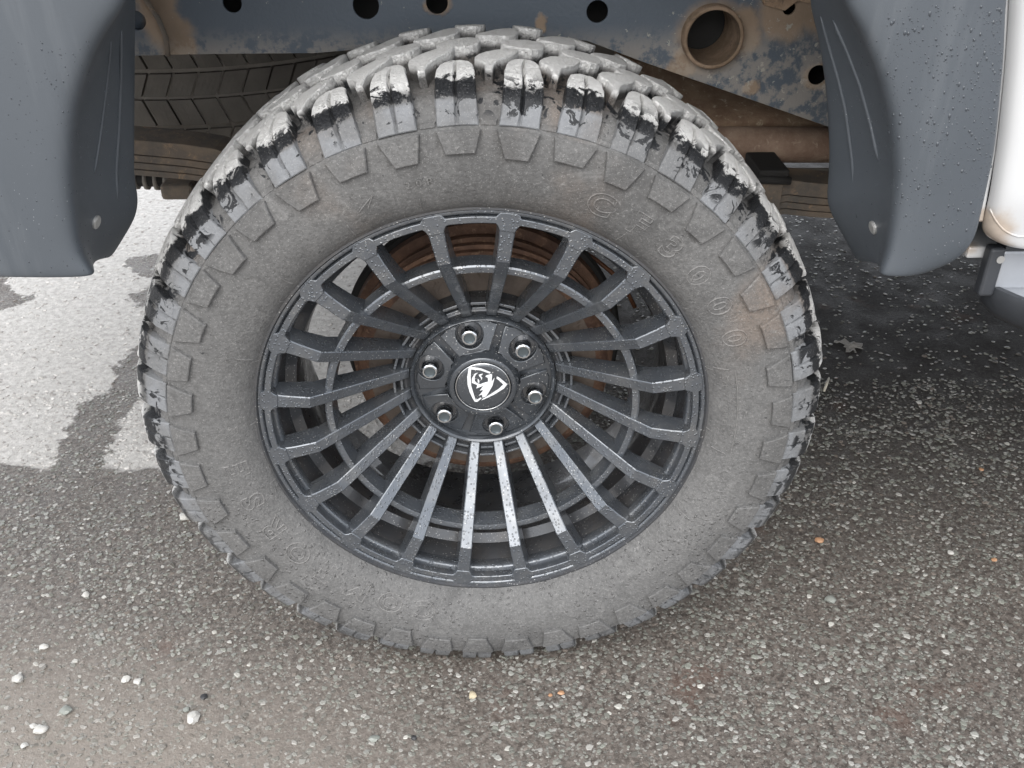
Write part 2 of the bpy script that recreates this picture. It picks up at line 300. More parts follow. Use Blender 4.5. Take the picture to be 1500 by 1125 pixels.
# ------------------------------------------------------------------ ground
gv = []; gf = []
xs = [-150, -30, -8] + [-3+.05*i for i in range(121)] + [8, 30, 150]; ys = [-150, -30, -8, -3] + [-1+.05*i for i in range(101)] + [8, 30, 150]
for j, y in enumerate(ys):
    for i, x in enumerate(xs):
        z = (mnoise.noise(Vector((x*3, y*3, 0)))*.0015 if abs(x) < 4 and abs(y) < 5 else 0)
        gv.append((x, y, z))
nx = len(xs)
gf = [(j*nx+i, j*nx+i+1, (j+1)*nx+i+1, (j+1)*nx+i) for j in range(len(ys)-1) for i in range(nx-1)]
tag(obj('ground', gv, gf, G, smooth=True), 'wet dark chip asphalt turning pale and dry behind the wheel on the left', kind='structure')
def chips():
    pts = []
    def scatter(n, x0, x1, y0, y1, s0, s1):
        for _ in range(n):
            x = rng.uniform(x0, x1); y = rng.uniform(y0, y1)
            if mnoise.noise(Vector((x*6, y*6, 3))) + rng.uniform(-.6, .6) < -.35: continue
            pts.append((x, y, rng.uniform(s0, s1)*(.6+.4*rng.random())))
    scatter(36000, -1.0, 1.25, -.30, .75, .0019, .0058); scatter(13000, -1.0, 1.25, -.30, .75, .001, .0022)
    scatter(12000, -1.9, 2.0, .75, 2.0, .003, .007); scatter(6500, -2.6, 3.0, 2.0, 4.6, .004, .009)
    scatter(2500, -1.3, 1.4, -.75, -.30, .0025, .006)
    V = []; F = []; T = []; k = 7
    for x, y, s in pts:
        b = len(V); a0 = rng.uniform(0, 6.28); el = rng.uniform(.68, 1); rot = rng.uniform(0, 3.14); h = s*rng.uniform(.10, .36); t = rng.random()
        z0 = mnoise.noise(Vector((x*3, y*3, 0)))*.0015
        tx, ty = rng.uniform(-.25, .25, 2)
        for ring, (rr, hh) in enumerate(((1, -.0012), (.93, h*.6), (.6, h))):
            for i in range(k):
                a = a0 + 6.283*i/k; q = rr*s*(1 + (.15*math.sin(a*2+rot*3)+.13*math.sin(a*3+rot*7)))
                u, v = q*math.cos(a), q*math.sin(a)*el
                X = u*math.cos(rot)-v*math.sin(rot); Y = u*math.sin(rot)+v*math.cos(rot)
                V.append((x+X, y+Y, z0+hh+(X*tx+Y*ty)*(ring > 0)))
        for rg in (0, 1):
            for i in range(k):
                j = (i+1) % k; F.append((b+rg*k+i, b+rg*k+j, b+(rg+1)*k+j, b+(rg+1)*k+i)); T.append(t)
        F.append(tuple(b+2*k+i for i in range(k))); T.append(t)
    me = mesh_from('stone_chips', V, F, CH)
    at_ = me.attributes.new('tone', 'FLOAT', 'FACE'); at_.data.foreach_set('value', T)
    tag(link('stone_chips', me), 'small mixed grey and tan stone chips set in the asphalt', kind='stuff')
chips()

# ------------------------------------------------------------------ the truck
truck = link('pickup_truck', None); tag(truck, 'white pickup truck with dark grey fender flares, muddy chassis and multi-spoke black rear wheel', 'truck')

# ---- tyre: outer surface as a curve (y, r), walked by arc length s
OUT = [(.000,.2740),(-.010,.2805),(-.019,.292),(-.0255,.308),(-.0285,.325),(-.0290,.343),(-.0272,.3625),(-.0212,.382),(-.0125,.3985),(.0045,.4110),(.030,.4165),(.070,.4195),(.120,.4210),(.170,.4205),(.215,.4185),(.243,.4125),(.262,.401),(.276,.384),(.283,.3625),(.284,.343),(.280,.32),(.262,.29),(.238,.2715)]
def crs(P, n=6):
    Q = []
    for i in range(len(P)-1):
        p0, p1, p2, p3 = (np.array(P[max(i-1, 0)]), np.array(P[i]), np.array(P[i+1]), np.array(P[min(i+2, len(P)-1)]))
        for k in range(n):
            t = k/n; Q.append(.5*((2*p1)+(-p0+p2)*t+(2*p0-5*p1+4*p2-p3)*t*t+(-p0+3*p1-3*p2+p3)*t**3))
    Q.append(np.array(P[-1])); return np.array(Q)
OS = crs(OUT, 8); SL = np.r_[0, np.cumsum(np.hypot(*np.diff(OS, axis=0).T))]
TN = np.gradient(OS, axis=0); TN /= np.hypot(TN[:, 0], TN[:, 1])[:, None]; NR = np.stack([-TN[:, 1], TN[:, 0]], 1)   # outward
def S(s, depth=0.0):
    y = np.interp(s, SL, OS[:, 0]); r = np.interp(s, SL, OS[:, 1]); n0 = np.interp(s, SL, NR[:, 0]); n1 = np.interp(s, SL, NR[:, 1])
    return y - n0*depth, r - n1*depth
def s_at_r(r):                                  # outer sidewall side
    k = np.argmax(OS[:, 1]); return float(np.interp(r, OS[:k+1, 1], SL[:k+1]))
def s_at_y(y):
    k0 = np.argmin(OS[:, 0]); k1 = np.argmax(OS[:, 0]); return float(np.interp(y, OS[k0:k1+1, 0], SL[k0:k1+1]))
sA = s_at_r(.368)
def depth_at(s):
    st = SL[-1]; a = sA+.0015; b = s_at_y(.008); e = s_at_y(.243); f = s_at_y(.280)
    return float(np.interp(s, [0, a-.0025, a+.0035, b, e, f, f+.01, st], [0, 0, .0048, .0180, .0180, .006, 0, 0]))
def build_tyre(root):
    prof = []
    ss_ = np.unique(np.r_[np.linspace(0, SL[-1], 110), sA-.0015, sA-.0005, sA+.0005, sA+.0015])
    for s in ss_:
        y, r = S(s, depth_at(s)); prof.append((float(y), float(r)))
    # a bead ring round the rim and a fine circumferential line
    V, F = lathe(prof, 300)
    V = [((x*(1+mnoise.noise(Vector((x*25, y*25, z*25)))*.0025)), y + mnoise.noise(Vector((x*18, y*18, z*18+9)))*.0010, z*(1+mnoise.noise(Vector((x*25, y*25, z*25)))*.0025)) for x, y, z in V]
    ty = obj('tyre', V, F, RUB, root, smooth=True, loc=(0, 0, HUB))
    me = mesh_from('rim_guard', *lathe([(.0005, .2785), (-.0035, .2790), (-.0055, .2805), (-.0078, .2825), (-.0115, .2825)], 160), RUB, True); link('bead_ring', fixn(me), ty)
    return ty
def P3(s, a, depth, ref=.41):
    y, r = S(s, depth); th = a/ref; return (float(r)*math.sin(th), float(y), float(r)*math.cos(th))
WF = 1.0
def block(stations, n, jit, seed, mat, ref=.41, raised=0.0, slit=False, ncol=6):
    """raised rubber block: stations of (s, left, right); sides run down to the carcass"""
    rs = np.random.default_rng(seed); st = np.array(stations, float); hv_ = rs.uniform(-.0014, .0010); skw = rs.uniform(-.0015, .0015); u = np.linspace(0, 1, n); us = np.linspace(0, 1, len(st))
    s = np.interp(u, us, st[:, 0]); l = np.interp(u, us, st[:, 1]); r_ = np.interp(u, us, st[:, 2])
    e = .0011; rows = []
    def row(sv, lv, rv, mode):
        pts = []; wd = rv-lv; base = depth_at(sv)+.002
        fr = [0, .0, .0] + [x for x in (.3, .44, .5, .56, .7)] + [1, 1, 1]
        for k, f in enumerate(fr):
            a = (lv+rv)/2 + wd*WF*(f-.5)
            top = -raised - (hv_ if raised == 0 else 0)
            a += skw*math.sin(sv*60)
            if k in (0, 10): dp = base; a += (-.0006 if k == 0 else .0006)
            elif k in (1, 9): dp = top + e + rs.uniform(-.3, 1)*jit
            elif k in (2, 8): dp = top + rs.uniform(-.2, .8)*jit*.6; a += (e if k == 2 else -e)
            else: dp = top + rs.uniform(-.5, .5)*jit*.4
            if slit and k == 5 and mode == 2: dp = top + .0045
            if mode == 0: dp = base
            elif mode == 1: dp = max(dp, top + e)
            a += rs.uniform(-.5, .5)*jit*.7
            pts.append(P3(sv, a, dp, ref))
        return pts
    ds = e*1.0
    rows.append(row(s[0], l[0], r_[0], 0)); rows.append(row(s[0], l[0], r_[0], 1))
    for i in range(n):
        sv = s[i] + (ds if i == 0 else -ds if i == n-1 else 0)
        rows.append(row(sv, l[i], r_[i], 2 if 0 < i < n-1 else 3))
    rows.append(row(s[-1], l[-1], r_[-1], 1)); rows.append(row(s[-1], l[-1], r_[-1], 0))
    V = [p for rw in rows for p in rw]; m = 11; F = []
    for i in range(len(rows)-1):
        for k in range(m-1): F.append((i*m+k, i*m+k+1, (i+1)*m+k+1, (i+1)*m+k))
    me = mesh_from('tread_block', V, F, mat); fixn(me); autosmooth(me, 19); return me
tyre = build_tyre(truck)
PH = [-81.5, -73.8, -65.4, -57.2, -48.9, -40.4, -31.0, -21.5, -12.4, -3.1, 6.6, 15.6, 24.3]; PH += [24.3 + (254.2/29)*i for i in range(1, 29)]
sy = s_at_y
lugA = [block([(s_at_r(.3435), -.0155, .0165), (s_at_r(.3662), -.0205, .0225)], 3, .0005, 10+i, RUB, .355, .0058) for i in range(3)]
lugB = [block([(s_at_r(.3385), -.0125, .0135), (s_at_r(.3662), -.0215, .0205)], 3, .0005, 20+i, RUB, .355, .0058) for i in range(3)]
WF = 1.17
shA = [block([(s_at_r(.3700), -.019, .020), (s_at_r(.388), -.0180, .0190), (sy(-.006), -.0170, .0175), (sy(.004), -.0165, .0175), (sy(.022), -.0150, .0165), (sy(.036), -.0125, .0150), (sy(.044), -.005, .009)], 11, .0016, 30+i, RUBS, .40, 0, True) for i in range(5)]
shB = [block([(s_at_r(.3700), -.019, .018), (s_at_r(.388), -.0175, .0175), (sy(-.006), -.0170, .0172), (sy(.006), -.0165, .0170), (sy(.026), -.0150, .0150), (sy(.042), -.0115, .0140), (sy(.052), -.004, .009)], 11, .0016, 40+i, RUBS, .40, 0, True) for i in range(5)]
r2 = [block([(sy(.020), -.0025, .0035), (sy(.040), -.0030, .0060), (sy(.050), -.0125, .0095), (sy(.062), -.0125, .0165), (sy(.078), -.001, .0255), (sy(.088), .012, .029), (sy(.094), .020, .030)], 10, .0010, 50+i, RUB) for i in range(4)]
WF = 1.06
r3 = [block([(sy(.094), -.006, .008), (sy(.102), -.022, .018), (sy(.116), -.022, .022), (sy(.128), -.010, .024), (sy(.136), .004, .020)], 7, .0009, 60+i, RUB) for i in range(4)]
r4 = [block([(sy(.144), -.022, -.002), (sy(.152), -.026, .016), (sy(.170), -.012, .022), (sy(.188), .002, .024), (sy(.198), .012, .022)], 7, .0009, 70+i, RUB) for i in range(4)]
r5 = [block([(sy(.204), -.014, .006), (sy(.212), -.018, .014), (sy(.236), -.018, .016), (sy(.262), -.017, .016)], 6, .0009, 80+i, RUB) for i in range(4)]
WF = 1.0
for i, ph in enumerate(PH):
    nxt = PH[i+1] if i+1 < len(PH) else PH[0]+360
    mid = (ph+nxt)/2
    def put(name, me, a): link(name, me, tyre, rot=(0, R(a), 0))
    alt = i % 2
    put('side_lug', (lugA if alt else lugB)[i % 3], ph); put('shoulder_block', (shA if alt else shB)[(i*7) % 5], ph)
    put('tread_block', r2[(i*3) % 4], mid); put('tread_block', r3[(i*5) % 4], ph+.3); put('tread_block', r4[(i*7) % 4], mid+1.5); put('tread_block', r5[i % 4], ph+2)
    # small raised step in the gap between two side lugs
    if i == 0: stepm = block([(s_at_r(.3695), -.0085, .0085), (s_at_r(.376), -.0080, .0080)], 3, .0003, 95, RUB, .37, -.0015)
    put('gap_step', stepm, mid)

# ---- lettering moulded on the sidewall
def lettering(text, a_mid, rb, size, adv, name, outline=True, depth=.0009, wscale=1.0, flip=False, mat=None):
    """each glyph bent round the hub; a_mid = angle of the word's middle, clockwise from the top"""
    V = []; F = []; first = None
    for i, ch in enumerate(text):
        if outline: V = []; F = []
        if ch == ' ': continue
        cu = bpy.data.curves.new('glyph', 'FONT'); cu.body = ch; cu.size = size; cu.align_x = 'CENTER'; cu.resolution_u = 4
        if outline: cu.fill_mode = 'NONE'; cu.bevel_depth = depth; cu.bevel_resolution = 0; cu.offset = size*.035
        else: cu.extrude = depth*.5
        tmp = bpy.data.objects.new('tmp', cu); C.objects.link(tmp)
        dg = bpy.context.evaluated_depsgraph_get(); me = bpy.data.meshes.new_from_object(tmp.evaluated_get(dg)); bpy.data.objects.remove(tmp)
        a = R(a_mid) + (i-(len(text)-1)/2)*R(adv); b = len(V)
        for v in me.vertices:
            x, y, z = v.co; x *= wscale
            th = a + x/rb; r = rb + y; yy = float(S(s_at_r(r))[0]); V.append((r*math.sin(th), yy - .0002 - z, r*math.cos(th)))
        F += [tuple(b+k for k in p.vertices) for p in me.polygons]; bpy.data.meshes.remove(me)
        if outline: obj(name, V, F, mat or RUBL, tyre)
    if outline: return
    return obj(name, V, F, mat or RUBL, tyre)
lettering('CF3000', 45.2, .3015, .034, 8.5, 'raised_letter', wscale=1.15)
lettering('COMFORSER', -127.5, .2935, .034, 9.15, 'raised_letter', wscale=1.15)
lettering('COMFORSER', 180+12, .2935, .030, 8.4, 'maker_lettering', wscale=1.1) if False else None
lettering('20R', -11.0, .3135, .0105, 2.1, 'size_lettering', depth=.0006, outline=False, wscale=1.2)
lettering('DOT AJFU L6DT 1221', 43.5, .2880, .0078, 1.75, 'code_lettering', outline=False, depth=.0007)
lettering('TREAD 3 PLIES STEEL AND NYLON', 7, .2865, .0045, .95, 'small_lettering', outline=False, depth=.0006)
lettering('STEEL BELTED', 85, .2985, .0065, 1.25, 'small_lettering', outline=False, depth=.0007)
lettering('RADIAL TUBELESS', 85, .2890, .0065, 1.2, 'small_lettering', outline=False, depth=.0007)
# raised ribs: panel borders, vent lines and tiny hairs
def rib(a0, a1, r0, r1, w_=.0007, name='moulded_rib'):
    P = []
    for k in range(9):
        t = k/8; a = R(a0+(a1-a0)*t); r = r0+(r1-r0)*t; P.append((r*math.sin(a), float(S(s_at_r(r))[0]) - .0003, r*math.cos(a)))
    V, F = tube(P, w_, 5); obj(name, V, F, RUBL, tyre)
for a in (-12.2, 31.5, 73.8, 97, 118, -28, -47, -70): rib(a, a+.4, .282, .2985)
rib(74.5, 96.5, .3045, .3045); rib(-24, -20, .306, .318); rib(-20, -22, .318, .306)
for k in range(26):
    a = random.uniform(-180, 180); r = random.uniform(.284, .334); rib(a, a+random.uniform(-.5, .5), r, r+.004, .0004, 'rubber_hair')
for k in range(20): rib(-162+18.2*k, -162+18.2*k+.1, .2742, .2805, .0005, 'rubber_hair')

# ---- alloy wheel
PHI = -10.93
barrel = [(.0085,.2705),(.0015,.2745),(-.0015,.2735),(-.0020,.2690),(.0020,.2672),(.0070,.2660),(.0100,.2600),(.0300,.2520),(.050,.2475),(.062,.2460),(.068,.2330),(.076,.2310),(.100,.2300),(.112,.2290),(.122,.2330),(.150,.2370),(.200,.2420),(.225,.2480),(.236,.2600),(.240,.2720),(.2360,.2740),(.228,.2650),(.200,.2560),(.150,.2490),(.125,.2430),(.110,.2380),(.070,.2430),(.060,.2570),(.030,.2600),(.012,.2690)]
wv, wf = lathe(barrel, 160, closed=True)
wheel = obj('alloy_wheel', wv, wf, RIMD, truck, loc=(0, 0, HUB)); wheel.scale = (1.012, 1, 1.012); autosmooth(wheel.data, 28)
# outer face ring, notched between the spokes
outl = []
for i in range(720):
    a = i*.5; d = abs(((a-PHI+9) % 18)-9); rr = .2658 if d < 2.3 else .2605 if d > 2.9 else .2658-(d-2.3)/.6*.0053
    outl.append((rr*math.sin(R(a)), rr*math.cos(R(a))))
inn = []
for i in range(720):
    a = i*.5; d = abs(((a-PHI+9) % 18)-9); rr = .2440 if d < 2.0 else .2525 if d > 3.1 else .2440 + .0085*math.sin((d-2.0)/1.1*math.pi/2)
    inn.append((rr*math.sin(R(a)), rr*math.cos(R(a))))
fr = plate('rim_face', [outl, inn], .016, .0012, RIM, wheel, y=.0005)
o = obj('outer_step', *lathe([(.0012, .2672), (.0008, .2650), (.0022, .2628), (.0050, .2622), (.007, .2600)], 160), RIM, wheel, smooth=True)
o = obj('inner_ledge', *lathe([(.0165, .2580), (.0150, .2510), (.0165, .2490), (.0250, .2480), (.034, .2510)], 160), RIM, wheel, smooth=True)
def spoke_mesh():
    st = [(.2530,.0015,.0098,.030), (.2440,.0018,.0088,.032), (.2330,.0022,.0081,.035), (.2070,.0045,.0077,.040), (.1850,.0215,.0075,.041), (.1500,.0495,.0071,.036), (.1200,.0735,.0067,.030), (.0950,.0935,.0064,.022)]
    V = []; F = []; m = 8
    for r, y, hw, dp in st:
        c = .0011
        sec = [(-hw+c, y), (hw-c, y), (hw, y+c), (hw+.0022, y+dp*.85), (hw-.001, y+dp), (-hw+.001, y+dp), (-hw-.0022, y+dp*.85), (-hw, y+c)]
        for x, yy in sec: V.append((x, yy, r))
    for i in range(len(st)-1):
        for k in range(m): k2 = (k+1) % m; F.append((i*m+k, i*m+k2, (i+1)*m+k2, (i+1)*m+k))
    F.append(tuple(range(m))); F.append(tuple((len(st)-1)*m+k for k in range(m)))
    return autosmooth(fixn(mesh_from('spoke', V, F, RIM)), 14)
sm = spoke_mesh()
hv, hf = [], []
for r, y, hw in ((.1045, .092, .0085), (.1135, .088, .0100)): box(-hw, hw, y, y+.016, r-.0016, r+.0016, hv, hf)
hrib = mesh_from('hub_rib', hv, hf, RIM)
for k in range(20):
    link('spoke', sm, wheel, rot=(0, R(PHI+18*k), 0))
    addbevel(link('hub_rib', hrib, wheel, rot=(0, R(PHI+9+18*k), 0)), .0007, 2)
o = obj('middle_ring', *lathe([(.0255,.1835),(.0250,.1850),(.0250,.1905),(.0262,.1925),(.050,.1945),(.054,.1920),(.054,.1830),(.050,.1810)], 160, closed=True), RIM, wheel); autosmooth(o.data, 30)
o = obj('hub_body', *lathe([(.1000,.0005),(.1000,.0930),(.0960,.0990),(.0970,.1020),(.1030,.1120),(.1150,.1180),(.1250,.1150),(.1300,.0700),(.1300,.0005)], 120), RIMD, wheel); autosmooth(o.data, 30)
# hub cap with six pockets
NP = -73.1; YC = .0780
holes = []
for k in range(6):
    a = R(NP+60*k); cx, cz = .0700*math.sin(a), .0700*math.cos(a)
    holes.append([(cx + .0148*math.cos(t)*math.cos(a) + .0155*math.sin(t)*math.sin(a), cz - .0148*math.cos(t)*math.sin(a) + .0155*math.sin(t)*math.cos(a)) for t in [2*math.pi*i/28 for i in range(28)]])
cap = plate('hub_cap', [circ(0, 0, .0900, 120)]+holes, .010, .0012, CAP, wheel, y=.0985)
for k in range(6):
    a = R(NP+60*k)
    o = obj('nut_pocket', *lathe([(.0005, .0156), (.004, .0150), (.024, .0140), (.024, .0005)], 28), CAP, wheel, smooth=True, loc=(.0700*math.sin(a), .0985, .0700*math.cos(a)))
o = obj('cap_rim', *lathe([(.106,.0935),(.092,.0940),(.0880,.0932),(.0865,.0912),(.0880,.0895),(.0895,.0882),(.095,.0875),(.106,.0875)], 120, closed=True), CAP, wheel); autosmooth(o.data, 50)
# six raised pads between the radial channels
def pad():
    L = []; h = 26.5
    for t in np.linspace(-h, h, 15):
        r = .0858 if abs(t) < 22 else .0835
        L.append((r*math.sin(R(t)), r*math.cos(R(t))))
    for t in np.linspace(h*.90, -h*.90, 9):
        r = .0455 if abs(t) < 16 else .0480; L.append((r*math.sin(R(t)), r*math.cos(R(t))))
    hole = [(.0172*math.cos(2*math.pi*i/30), .0700+.0178*math.sin(2*math.pi*i/30)) for i in range(30)]
    return [L, hole]
p0 = plate('cap_pad', pad(), .0120, .0014, CAP, wheel, y=.0870, res=2)
for v in p0.data.vertices:
    v.co.y += (math.hypot(v.co.x, v.co.z)-.050)*.27
o = obj('cap_cone', *lathe([(YC+.0005,.0430),(.0835,.0450),(.0900,.0475),(.0985,.0490)], 96), CAP, wheel, smooth=True)
for k in range(6):
    if k: p_ = p0.copy(); C.objects.link(p_)
    else: p_ = p0
    p_.rotation_euler = (0, R(NP+60*k), 0)
o = obj('cap_collar', *lathe([(YC+.008,.0440),(YC-.0006,.0434),(YC-.0022,.0420),(YC-.0022,.0372),(YC-.0008,.0362),(YC+.003,.0360)], 96), CAP, wheel); autosmooth(o.data, 50)
disc = obj('centre_disc', *lathe([(YC-.0030,.0003),(YC-.0026,.018),(YC-.0016,.030),(YC-.0006,.0345),(YC+.002,.0355)], 96), CAP, wheel, smooth=True)
o = obj('disc_ring', *lathe([(YC-.0013,.0352),(YC-.0020,.0345),(YC-.0015,.0338)], 96), NUT, wheel, smooth=True)
# white shield emblem with a maned beast, traced as thin raised enamel
EM = [[(385,282),(430,282),(560,302),(708,358),(695,380),(560,332),(420,318),(412,420),(420,560),(450,660),(492,790),(475,800),(440,745),(395,650),(365,540),(360,430)],
      [(800,425),(830,435),(955,535),(905,600),(760,690),(620,755),(568,775),(590,755),(700,690),(830,605),(895,540),(830,480),(792,450)],
      [(490,740),(500,770),(560,735),(575,745),(505,800),(488,795)],
      [(520,365),(470,385),(430,450),(428,515),(500,545),(510,560),(492,600),(560,575),(600,555),(545,632),(590,620),(590,640),(530,705),(580,690),(585,735),(640,715),(680,655),(735,560),(765,440),(722,500),(730,400),(720,385),(640,410),(630,425),(665,440),(670,500),(600,520),(555,540),(505,520),(475,490),(472,430),(490,395)],
      [(530,400),(590,380),(585,400),(560,410),(585,440),(570,480),(560,440),(540,420)], [(515,455),(540,480),(540,515),(515,510)]]
for L in EM:
    q = [at(650+x/10.23, 510+y/10.23, YC-.003) for x, y in L]
    plate('emblem_piece', [[(v.x-.0005, v.z-HUB) for v in q]], .0012, .00015, EMB, wheel, y=YC-.0040)
# lug nuts
def nut_mesh():
    V, F = lathe([(.036,.0112),(.012,.0112),(.011,.0107),(.003,.0107),(.0012,.0102),(.0002,.0090),(.0002,.0074),(.0030,.0066),(.0032,.0003)], 12)
    n_ = 7; V2 = []
    for i, v in enumerate(V): V2.append(v)
    me = mesh_from('lug_nut', V2, F, NUT); me.materials.append(NUTC)
    for p in me.polygons:
        if all(math.hypot(me.vertices[v].co.x, me.vertices[v].co.z) < .0068 for v in p.vertices): p.material_index = 1
    return autosmooth(fixn(me), 25)
nm = nut_mesh()
for k in range(6):
    a = R(NP+60*k); link('lug_nut', nm, wheel, loc=(.0700*math.sin(a), .0815, .0700*math.cos(a)))
# valve stem
q = at(638, 800, .062); V, F = tube([(q.x, .085, q.z-HUB), (q.x, .066, q.z-HUB+.001), (q.x, .064, q.z-HUB+.001), (q.x, .044, q.z-HUB+.004), (q.x, .042, q.z-HUB+.004)], [.0055, .0055, .004, .004, .003], 12); obj('valve_stem', V, F, STEEL, wheel, smooth=True)

# ---- brake drum and axle behind the wheel
drum = obj('brake_drum', *lathe([(.118,.0005),(.118,.100),(.120,.150),(.126,.163),(.130,.166),(.138,.166),(.139,.171),(.146,.171),(.147,.166),(.160,.166),(.161,.172),(.168,.172),(.169,.168),(.182,.168),(.184,.181),(.196,.183),(.198,.150),(.198,.0005)], 120), DRUMM, truck, loc=(0, 0, HUB)); autosmooth(drum.data, 30)
obj('drum_face', *lathe([(.117,.0005),(.1165,.060),(.1175,.140),(.119,.150)], 90), DRF, drum, smooth=True)
obj('backing_plate', *lathe([(.200,.0005),(.200,.188),(.206,.192),(.208,.0005)], 90), BLK, drum)
V, F = tube([(0, .2, HUB), (0, .65, HUB), (0, .75, HUB), (0, .95, HUB), (0, 1.05, HUB), (0, 1.5, HUB)], [.045, .045, .13, .13, .045, .045], 24); obj('rear_axle', V, F, BLK, truck, smooth=True)
far = obj('far_wheel', *lathe([(1.42,.27),(1.40,.33),(1.42,.39),(1.45,.415),(1.64,.415),(1.67,.39),(1.68,.33),(1.66,.27),(1.62,.20),(1.62,.001)], 90), SPR, truck, smooth=True, loc=(0, 0, HUB))
# copper brake line curving over the drum
P = [at(x, y, .23) for x, y in ((780, 338), (820, 350), (870, 378), (895, 398), (915, 420), (930, 450))]
V, F = tube(P, .0032, 8); obj('brake_line', V, F, PIP, truck, smooth=True)

# ---- chassis rail: hollow box section with holes
RY = .33
def px2(L, Y): return [(at(x, y, Y).x, at(x, y, Y).z) for x, y in L]
bot = px2([(60,81),(190,81),(330,79),(460,78),(600,66),(760,50),(860,60),(940,90),(1060,132),(1180,174),(1300,216),(1460,275)], RY)
topz = HUB+.68
holes = []
for x, y, r in ((340,4,13),(536,8,18),(640,4,15),(875,17,15),(1156,12,9),(1198,110,14)):
    q = at(x, y, RY); holes.append(circ(q.x, q.z, r/1075., 28))
q0 = at(1042, 52, RY); holes.append(circ(q0.x, q0.z, .0345, 40))
rail = plate('chassis_rail', [bot + [(1.9, bot[-1][1]-.01), (1.9, topz), (-1.05, topz), (-1.05, bot[0][1])]] + holes, .004, .0004, RAIL, truck, y=RY)
bx = [(-1.05, bot[0][1])] + bot + [(1.9, bot[-1][1]-.01)]
V = []; F = []
for x, z in bx: V += [(x, RY+.004, z), (x, RY+.08, z), (x, RY+.004, z+.004), (x, RY+.08, z+.004)]
for i in range(len(bx)-1):
    a, b = i*4, i*4+4; F += [(a, a+1, b+1, b), (a+2, b+2, b+3, a+3), (a+1, a+3, b+3, b+1)]
obj('bottom_flange', V, F, RAIL, rail)
plate('inner_web', [[(x, z+.006) for x, z in bot] + [(1.9, bot[-1][1]-.004), (1.9, topz), (-1.05, topz), (-1.05, bot[0][1]+.006)]], .004, .0004, BLK, rail, y=RY+.082)
V, F = lathe([(-.016,.0345),(-.018,.0365),(-.016,.0395),(.0,.0400),(.004,.041)], 48); V2, F2 = lathe([(-.016,.0345),(.03,.0340),(.074,.0335)], 48)
obj('crossmember_tube', V+V2, F+[tuple(i+len(V) for i in f) for f in F2], rusty('muddy tube', (.16,.11,.07), (.28,.20,.14), (.10,.08,.06), .85, 30), rail, smooth=True, loc=(q0.x, RY, q0.z))
# gusset plate at the left with a hole
bl = px2([(150,-30),(196,-30),(214,0),(232,28),(243,55),(246,81),(150,83)], .318); q = at(200, 30, .318)
plate('gusset_plate', [bl, circ(q.x, q.z, .0115, 24)], .010, .001, RAIL, rail, y=.318)
P = [at(x, y, .314) for x, y in ((196,-30),(214,0),(232,28),(243,55),(246,82))]; V, F = tube(P, .0035, 8); obj('weld_edge', V, F, LEAF, rail, smooth=True)
# bracket on the right near the top
bl = px2([(1105,-30),(1215,-30),(1205,8),(1168,2),(1150,16),(1120,8)], .322); plate('body_mount', [bl], .008, .0008, rusty('dry mud', (.25,.17,.11), (.34,.25,.17), (.15,.11,.08), .9, 20), rail, y=.322)

# ---- leaf spring pack
def leafbar(name, xs_, zs, y0, y1, th, mat, parent):
    V = []; F = []
    for x, z in zip(xs_, zs): V += [(x, y0, z), (x, y1, z), (x, y1, z+th), (x, y0, z+th)]
    for i in range(len(xs_)-1):
        for k in range(4): k2 = (k+1) % 4; F.append((i*4+k, i*4+k2, i*4+4+k2, i*4+4+k))
    F += [(0, 1, 2, 3), tuple(len(V)-4+k for k in (3, 2, 1, 0))]
    return obj(name, V, F, mat, parent, bevel=.0015)
spring = link('leaf_spring', None, truck)
lp = [at(193, 224, .40), at(309, 235, .40)]; rp = [at(1150, 283, .40), at(1215, 290, .40)]
xk = [-.85, lp[0].x, lp[1].x, -.2, 0, .2, rp[0].x, rp[1].x, .8]; zk = [lp[0].z+.012, lp[0].z, lp[1].z, .535, .50, .50, rp[0].z, rp[1].z, rp[1].z-.005]
xs_ = list(np.linspace(-.85, .8, 40))
def zsp(off): 
    return [float(np.interp(x, xk, zk))+off for x in xs_]
for k, (off, th) in enumerate(((.0, .022), (-.012, .0105), (-.0235, .0100), (-.034, .009))): leafbar('spring_leaf', xs_, zsp(off), .395+.002*k, .46-.002*k, th, LEAF, spring)
# clip round the spring on the right, rubber topped
c1 = at(1110, 262, .385); c2 = at(1155, 262, .385); c3 = at(1130, 318, .385)
V, F = box(c1.x, c2.x, .383, .47, c2.z-.002, c2.z+.014); obj('bump_rubber', V, F, BLK, spring, bevel=.003)
V, F = box(c1.x+.003, c2.x-.006, .385, .39, c3.z, c2.z-.004); V, F = box(c1.x-.002, c2.x, .387, .47, c2.z-.012, c2.z-.004, V, F); obj('spring_clip', V, F, LEAF, spring, bevel=.002)
V, F = tube([at(1108, 263, .382), at(1158, 265, .382)], .006, 10); obj('clip_bolt', V, F, BLK, spring, smooth=True)
for (y0, y1) in ((282, 284), (298, 299)):
    V, F = tube([at(1148, y0, .41), at(1216, y1, .41), at(1300, y1+3, .41)], .0042, 8); obj('brake_pipe', V, F, PIP, truck, smooth=True)
V, F = tube([at(1090, 262, .47), at(1216, 262, .47), at(1420, 262, .47)], .017, 14); obj('cross_pipe', V, F, STEEL, truck, smooth=True)
V, F = tube([at(1000, 212, .51), at(1216, 212, .51), at(1460, 214, .51)], .028, 24); obj('exhaust_pipe', V, F, EXH, truck, smooth=True)
